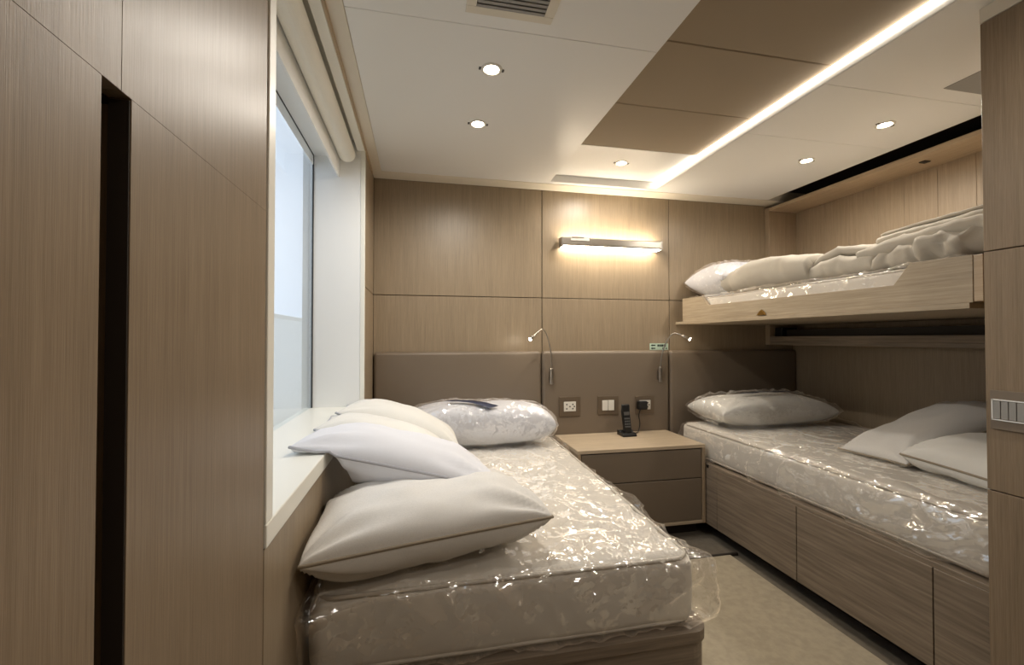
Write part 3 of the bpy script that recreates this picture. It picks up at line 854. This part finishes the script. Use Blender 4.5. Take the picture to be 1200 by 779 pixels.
def pillow(name, centre, rot, a, b, t, mat, label, cat, group, pmat=None, conform=None, seed=0.0, pinch=0.09, n=30,
           wrap=False, crease=0.010, bot=1.0, curve=0.0, pr=0.0045, fill=0.5, post=None, wrapmat='film_s', wrapoff=0.013):
    """soft cushion with four pointed corners: a, b half sizes, t half thickness"""
    R = Matrix.Rotation(rot[2], 3, 'Z') @ Matrix.Rotation(rot[1], 3, 'Y') @ Matrix.Rotation(rot[0], 3, 'X')
    C = Vector(centre)
    S = [math.sin((i / n - 0.5) * PI) for i in range(n + 1)]
    def outline(u, v):
        x = a * u * (1 - pinch * (1 - v * v) ** 1.0 * abs(u))
        y = b * v * (1 - pinch * (1 - u * u) ** 1.0 * abs(v))
        return x, y
    def hgt(u, v):
        e = max(0.0, (1 - abs(u) ** 2.6)) * max(0.0, (1 - abs(v) ** 2.6))
        return e ** fill
    def place(u, v, s, off=0.0, extra=None):
        x, y = outline(u, v)
        h = hgt(u, v)
        z = s * t * h * (bot if s < 0 else 1.0)
        p = Vector((x, y, z))
        q = Vector((x, y, s * 0.5 + seed))
        # creases fanning out from the corners and soft dents
        rad = math.sqrt(max(1e-6, (1 - abs(u)) ** 2 + (1 - abs(v)) ** 2))
        ang = math.atan2(1 - abs(v), 1 - abs(u))
        near = max(0.0, 1 - rad / 0.8)
        z2 = crease * near * math.sin(ang * 9 + seed + 2 * noise.noise(q * 4)) * h * 1.4
        z2 += crease * 0.9 * fbm(q, 5.0, 3) * h
        p.z += s * z2 + curve * (u * u) * t
        if off:
            g2 = Vector((u * 0.6, v * 0.6, s * (h + 0.15))).normalized()
            cr = max(0.0, ridge(q * 1.0 + Vector((fbm(q, 6), fbm(q + Vector((3, 3, 3)), 6), 0)) * 0.12, 11)) ** 3
            p += g2 * (off * (0.5 + 1.0 * cr + 0.4 * abs(fbm(q, 8))))
        p = R @ p + C
        if post: p = post(p)
        if conform: p = conform(p, s * t * h * 0.9 if s > 0 else 0.0)
        return p
    def build(off):
        bm = bmesh.new(); top = {}; botv = {}
        for i, u in enumerate(S):
            for j, v in enumerate(S):
                top[i, j] = bm.verts.new(place(u, v, 1, off))
                if i in (0, n) or j in (0, n): botv[i, j] = top[i, j]
                else: botv[i, j] = bm.verts.new(place(u, v, -1, off))
        for i in range(n):
            for j in range(n):
                bm.faces.new((top[i, j], top[i + 1, j], top[i + 1, j + 1], top[i, j + 1]))
                f = [botv[i, j], botv[i, j + 1], botv[i + 1, j + 1], botv[i + 1, j]]
                try: bm.faces.new(f)
                except ValueError: pass
        return bm
    base = build(0.0)
    zmin = min(v.co.z for v in base.verts)
    root = empty(name, (C.x, C.y, zmin), label, cat, group)
    from_bm('cover', base, M[mat], root, True)
    if pmat:
        pts = []
        m = 34
        for k in range(m): pts.append(place(-1 + 2 * k / m, -1, 1))
        for k in range(m): pts.append(place(1, -1 + 2 * k / m, 1))
        for k in range(m): pts.append(place(1 - 2 * k / m, 1, 1))
        for k in range(m): pts.append(place(-1, 1 - 2 * k / m, 1))
        tube('piping', pts, pr, M[pmat], root, 6, True)
    if wrap:
        w = from_bm('plastic_bag', build(wrapoff), M[wrapmat], root, True)
        tag(w, 'crinkled clear plastic bag')
    return root, place

SILL_Z, BED_Z = 0.838, 0.558
def on_sill_and_bed(p, k=0.0):
    """drape from the window sill down to the bed; k keeps the upper cloth above the lower"""
    p = p.copy()
    f = min(1.0, max(0.0, (p.x - (XL + 0.012)) / 0.15)); f = f * f * (3 - 2 * f)
    p.z = max(p.z, SILL_Z + 0.006 + (BED_Z - SILL_Z) * f + k * 0.28)
    return p
def on_left_bed(p, k=0.0):
    p = p.copy()
    p.x = max(p.x, XL + 0.016); p.z = max(p.z, BED_Z + 0.004 + k * 0.6)
    return p

D = math.radians
GC = 'loose cushions on the left bed'
pillow('cushion', (0.035, 1.345, 0.657), (D(-3), D(0), D(5)), 0.325, 0.205, 0.100, 'cream_linen',
       'big cream linen cushion nearest the foot of the left bed', 'cushion', GC, 'seam', on_left_bed, 1.0, pinch=0.035, fill=0.44, crease=0.022, n=40, post=lambda p: Vector((p.x, p.y + 0.15 * (p.x - 0.035), p.z)))
pillow('cushion', (-0.06, 1.575, 0.755), (D(-9), D(14), D(-2)), 0.325, 0.19, 0.095, 'white_cotton',
       'white cushion second from the foot of the left bed, tipped onto the sill', 'cushion', GC, 'seam_w', on_sill_and_bed, 2.0, pinch=0.05, crease=0.020)
pillow('cushion', (-0.135, 1.87, 0.772), (D(-4), D(15), D(-2)), 0.25, 0.15, 0.080, 'cream_cotton',
       'cream white cushion just behind the second one, third from the foot', 'cushion', GC, 'seam_w', on_sill_and_bed, 3.0, pinch=0.05, crease=0.014)
pillow('cushion', (-0.085, 2.185, 0.752), (D(-4), D(19), D(-2)), 0.29, 0.15, 0.10, 'cream_cotton',
       'cream cushion farthest from the foot, beside the wrapped pillow', 'cushion', GC, 'seam_w', on_sill_and_bed, 4.0, pinch=0.05, crease=0.014)

def on_bed(z):
    def f(p, k=0.0):
        p = p.copy(); p.z = max(p.z, z + k * 0.6); p.y = min(p.y, 2.755); return p
    return f
r1, pl1 = pillow('wrapped_pillow', (0.345, 2.60, 0.682), (0, 0, D(-2)), 0.43, 0.165, 0.125, 'white_cotton',
       'white pillow in a clear plastic bag with navy label at the left headboard', 'pillow', 'pillows wrapped in plastic', None, on_bed(BED_Z + 0.003), 5.0, pinch=0.03, wrap=True, fill=0.28, bot=0.95)
def strip(name, place, u0, v0, u1, v1, w, mat, parent, lift, off=0.0, k=16):
    bm = bmesh.new(); rows = []
    for i in range(k + 1):
        f = i / k
        u = u0 + (u1 - u0) * f; v = v0 + (v1 - v0) * f
        d = Vector((-(v1 - v0), u1 - u0)).normalized() * w
        row = []
        for s in (-1, 0, 1):
            p = place(u + d.x * s, v + d.y * s, 1, off) + Vector((0, -lift * 0.8, lift))
            row.append(p)
        rows.append([bm.verts.new(p) for p in row] + [bm.verts.new(p - Vector((0, 0, 0.0012))) for p in row])
    for i in range(k):
        a, b = rows[i], rows[i + 1]
        for s in (0, 1):
            bm.faces.new((a[s], b[s], b[s + 1], a[s + 1]))
            bm.faces.new((a[s + 3], a[s + 4], b[s + 4], b[s + 3]))
        bm.faces.new((a[0], a[3], b[3], b[0])); bm.faces.new((a[2], b[2], b[5], a[5]))
    return from_bm(name, bm, M[mat], parent, True)
s1 = strip('label_strip', pl1, -0.40, -0.02, 0.16, -0.80, 0.085, 'label', r1, 0.017); tag(s1, 'navy printed label strip')

r2, pl2 = pillow('wrapped_pillow', (2.17, 2.47, 0.726), (0, 0, D(-2)), 0.40, 0.19, 0.096, 'cream_cotton',
       'white pillow in a clear plastic bag with dark label on the lower bunk', 'pillow', 'pillows wrapped in plastic', None, on_bed(0.638), 6.0, pinch=0.04, wrap=True, fill=0.36, wrapoff=0.02)
s2 = strip('label_strip', pl2, -0.45, -0.15, 0.45, -0.15, 0.06, 'label', r2, 0.022); tag(s2, 'dark printed label strip')

def on_right_bed(p, k=0.0):
    p = p.copy(); p.z = max(p.z, 0.642 + k * 0.6); p.x = min(p.x, XR - 0.004); return p
GR = 'loose cushions on the lower bunk'
pillow('cushion', (2.35, 1.61, 0.745), (D(-4), D(-17), D(-3)), 0.36, 0.165, 0.082, 'cream_linen',
       'cream cushion leaning on the wall of the lower bunk, farther from the cabinet', 'cushion', GR, 'seam', on_right_bed, 7.0, fill=0.42, pinch=0.04, crease=0.014)
pillow('cushion', (2.215, 1.275, 0.708), (D(3), D(0), D(-3)), 0.25, 0.185, 0.082, 'cream_cotton',
       'cream cushion lying flat on the lower bunk beside the right cabinet', 'cushion', GR, 'seam', on_right_bed, 8.0, curve=-0.25, fill=0.36, pinch=0.04, crease=0.014)

# ---- upper bunk
pillow('pillow', (2.10, 2.575, 1.575), (D(0), D(0), D(0)), 0.27, 0.20, 0.115, 'white_cotton',
       'white pillow at the headboard end of the upper bunk', 'pillow', None, None, lambda p, k=0.0: Vector((p.x, min(p.y, 2.80), max(p.z, 1.463 + k * 0.6))), 9.0, pinch=0.05, fill=0.42, wrap=True)

def blanket(label, x0, x1, y0, y1, z0, layers, t, seed, amp=0.010, zfun=None, skew=0.0, mat='grey_linen'):
    """folded blanket: one ribbon laid back and forth, folds toward the aisle and the wall"""
    path = []
    rr = t / 2
    for k in range(layers):
        zc = z0 + rr + k * t * 1.04
        m = 14
        xs = [x1 - (x1 - x0) * i / m for i in range(m + 1)]
        if k % 2: xs.reverse()
        fold_lo = rr * 1.04
        for x in xs: path.append((min(max(x, x0 + rr + 0.004 * ((k * 7) % 3)), x1 - rr), zc))
        if k < layers - 1:
            s = -1 if k % 2 == 0 else 1
            cx = path[-1][0]
            for j in range(1, 5):
                a = PI * j / 5
                path.append((cx + s * fold_lo * math.sin(a), zc + fold_lo - fold_lo * math.cos(a)))
    # drop doubles
    q = [path[0]]
    for p in path[1:]:
        if (Vector(p) - Vector(q[-1])).length > 1e-4: q.append(p)
    path = q
    N = len(path); W = 44
    half = rr * 0.93
    outer = []; inner = []
    for i, p in enumerate(path):
        a = Vector(path[max(i - 1, 0)]); b = Vector(path[min(i + 1, N - 1)])
        d = (b - a).normalized(); nn = Vector((-d.y, d.x))
        h = half * (0.45 if i in (0, N - 1) else 1.0)
        outer.append(Vector(p) + nn * h); inner.append(Vector(p) - nn * h)
    ring = outer + inner[::-1]
    bm = bmesh.new(); rows = []
    for j in range(W + 1):
        f = j / W
        y = y0 + (y1 - y0) * f
        e = min(1.0, min(f, 1 - f) * W / 1.6)
        row = []
        for c in ring:
            sh = 0.94 + 0.06 * e
            p = Vector((c.x, y, c.y))
            nz = Vector((fbm(p + Vector((seed, 0, 0)), 5), fbm(p + Vector((0, seed, 2)), 5), fbm(p + Vector((1, 2, seed)), 4.2)))
            nz += 0.55 * Vector((ridge(p + Vector((seed, 4, 1)), 8) ** 3, 0, ridge(p + Vector((seed, 1, 6)), 9) ** 3)) * (amp / 0.02)
            p += Vector((nz.x * amp * 1.3, nz.y * amp * 1.6, (nz.z) * amp * min(1.0, (c.y - z0) / 0.02)))
            p.x += skew * (f - 0.5)
            if zfun: p.z += zfun(p, f)
            p.z = z0 + (p.z - z0) * sh
            p.z = max(p.z, z0 + 0.0005) if not zfun else p.z
            row.append(bm.verts.new(p))
        rows.append(row)
    L = len(ring)
    for j in range(W):
        for k in range(L):
            bm.faces.new((rows[j][k], rows[j][(k + 1) % L], rows[j + 1][(k + 1) % L], rows[j + 1][k]))
    for row, rev in ((rows[0], False), (rows[-1], True)):
        # close the ends between outer and inner line
        for i in range(N - 1):
            f = [row[i], row[i + 1], row[L - 2 - i], row[L - 1 - i]]
            if rev: f.reverse()
            bm.faces.new(f)
    bmesh.ops.recalc_face_normals(bm, faces=bm.faces)
    o = from_bm('folded_blanket', bm, M[mat], None, True)
    o['label'] = label; o['category'] = 'blanket'; o['group'] = 'blankets on the upper bunk'
    return o
UZ = 1.464
blanket('thick folded beige blanket beside the white pillow on the upper bunk', 1.875, 2.50, 1.81, 2.42, UZ, 2, 0.066, 1.0, 0.016,
        zfun=lambda p, f: (p.z - UZ) * 0.25 * math.sin(f * PI))
blanket('flat folded beige blanket between the thick one and the tall stack', 1.875, 2.45, 1.49, 1.80, UZ, 3, 0.034, 2.0, 0.016,
        zfun=lambda p, f: (p.z - UZ) * 0.35 * math.sin(f * PI))
blanket('rumpled beige blanket at the bottom of the stack by the cabinet', 1.865, 2.55, 1.02, 1.47, UZ, 2, 0.040, 3.0, 0.030)
blanket('thick beige blanket in the middle of the stack by the cabinet', 1.885, 2.50, 1.03, 1.56, UZ + 0.082, 2, 0.034, 4.0, 0.016,
        zfun=lambda p, f: -0.045 * f ** 2)
blanket('neatly folded beige blanket on top of the stack by the cabinet', 1.99, 2.50, 1.02, 1.57, UZ + 0.152, 3, 0.021, 5.0, 0.009,
        zfun=lambda p, f: -0.03 * f ** 2)
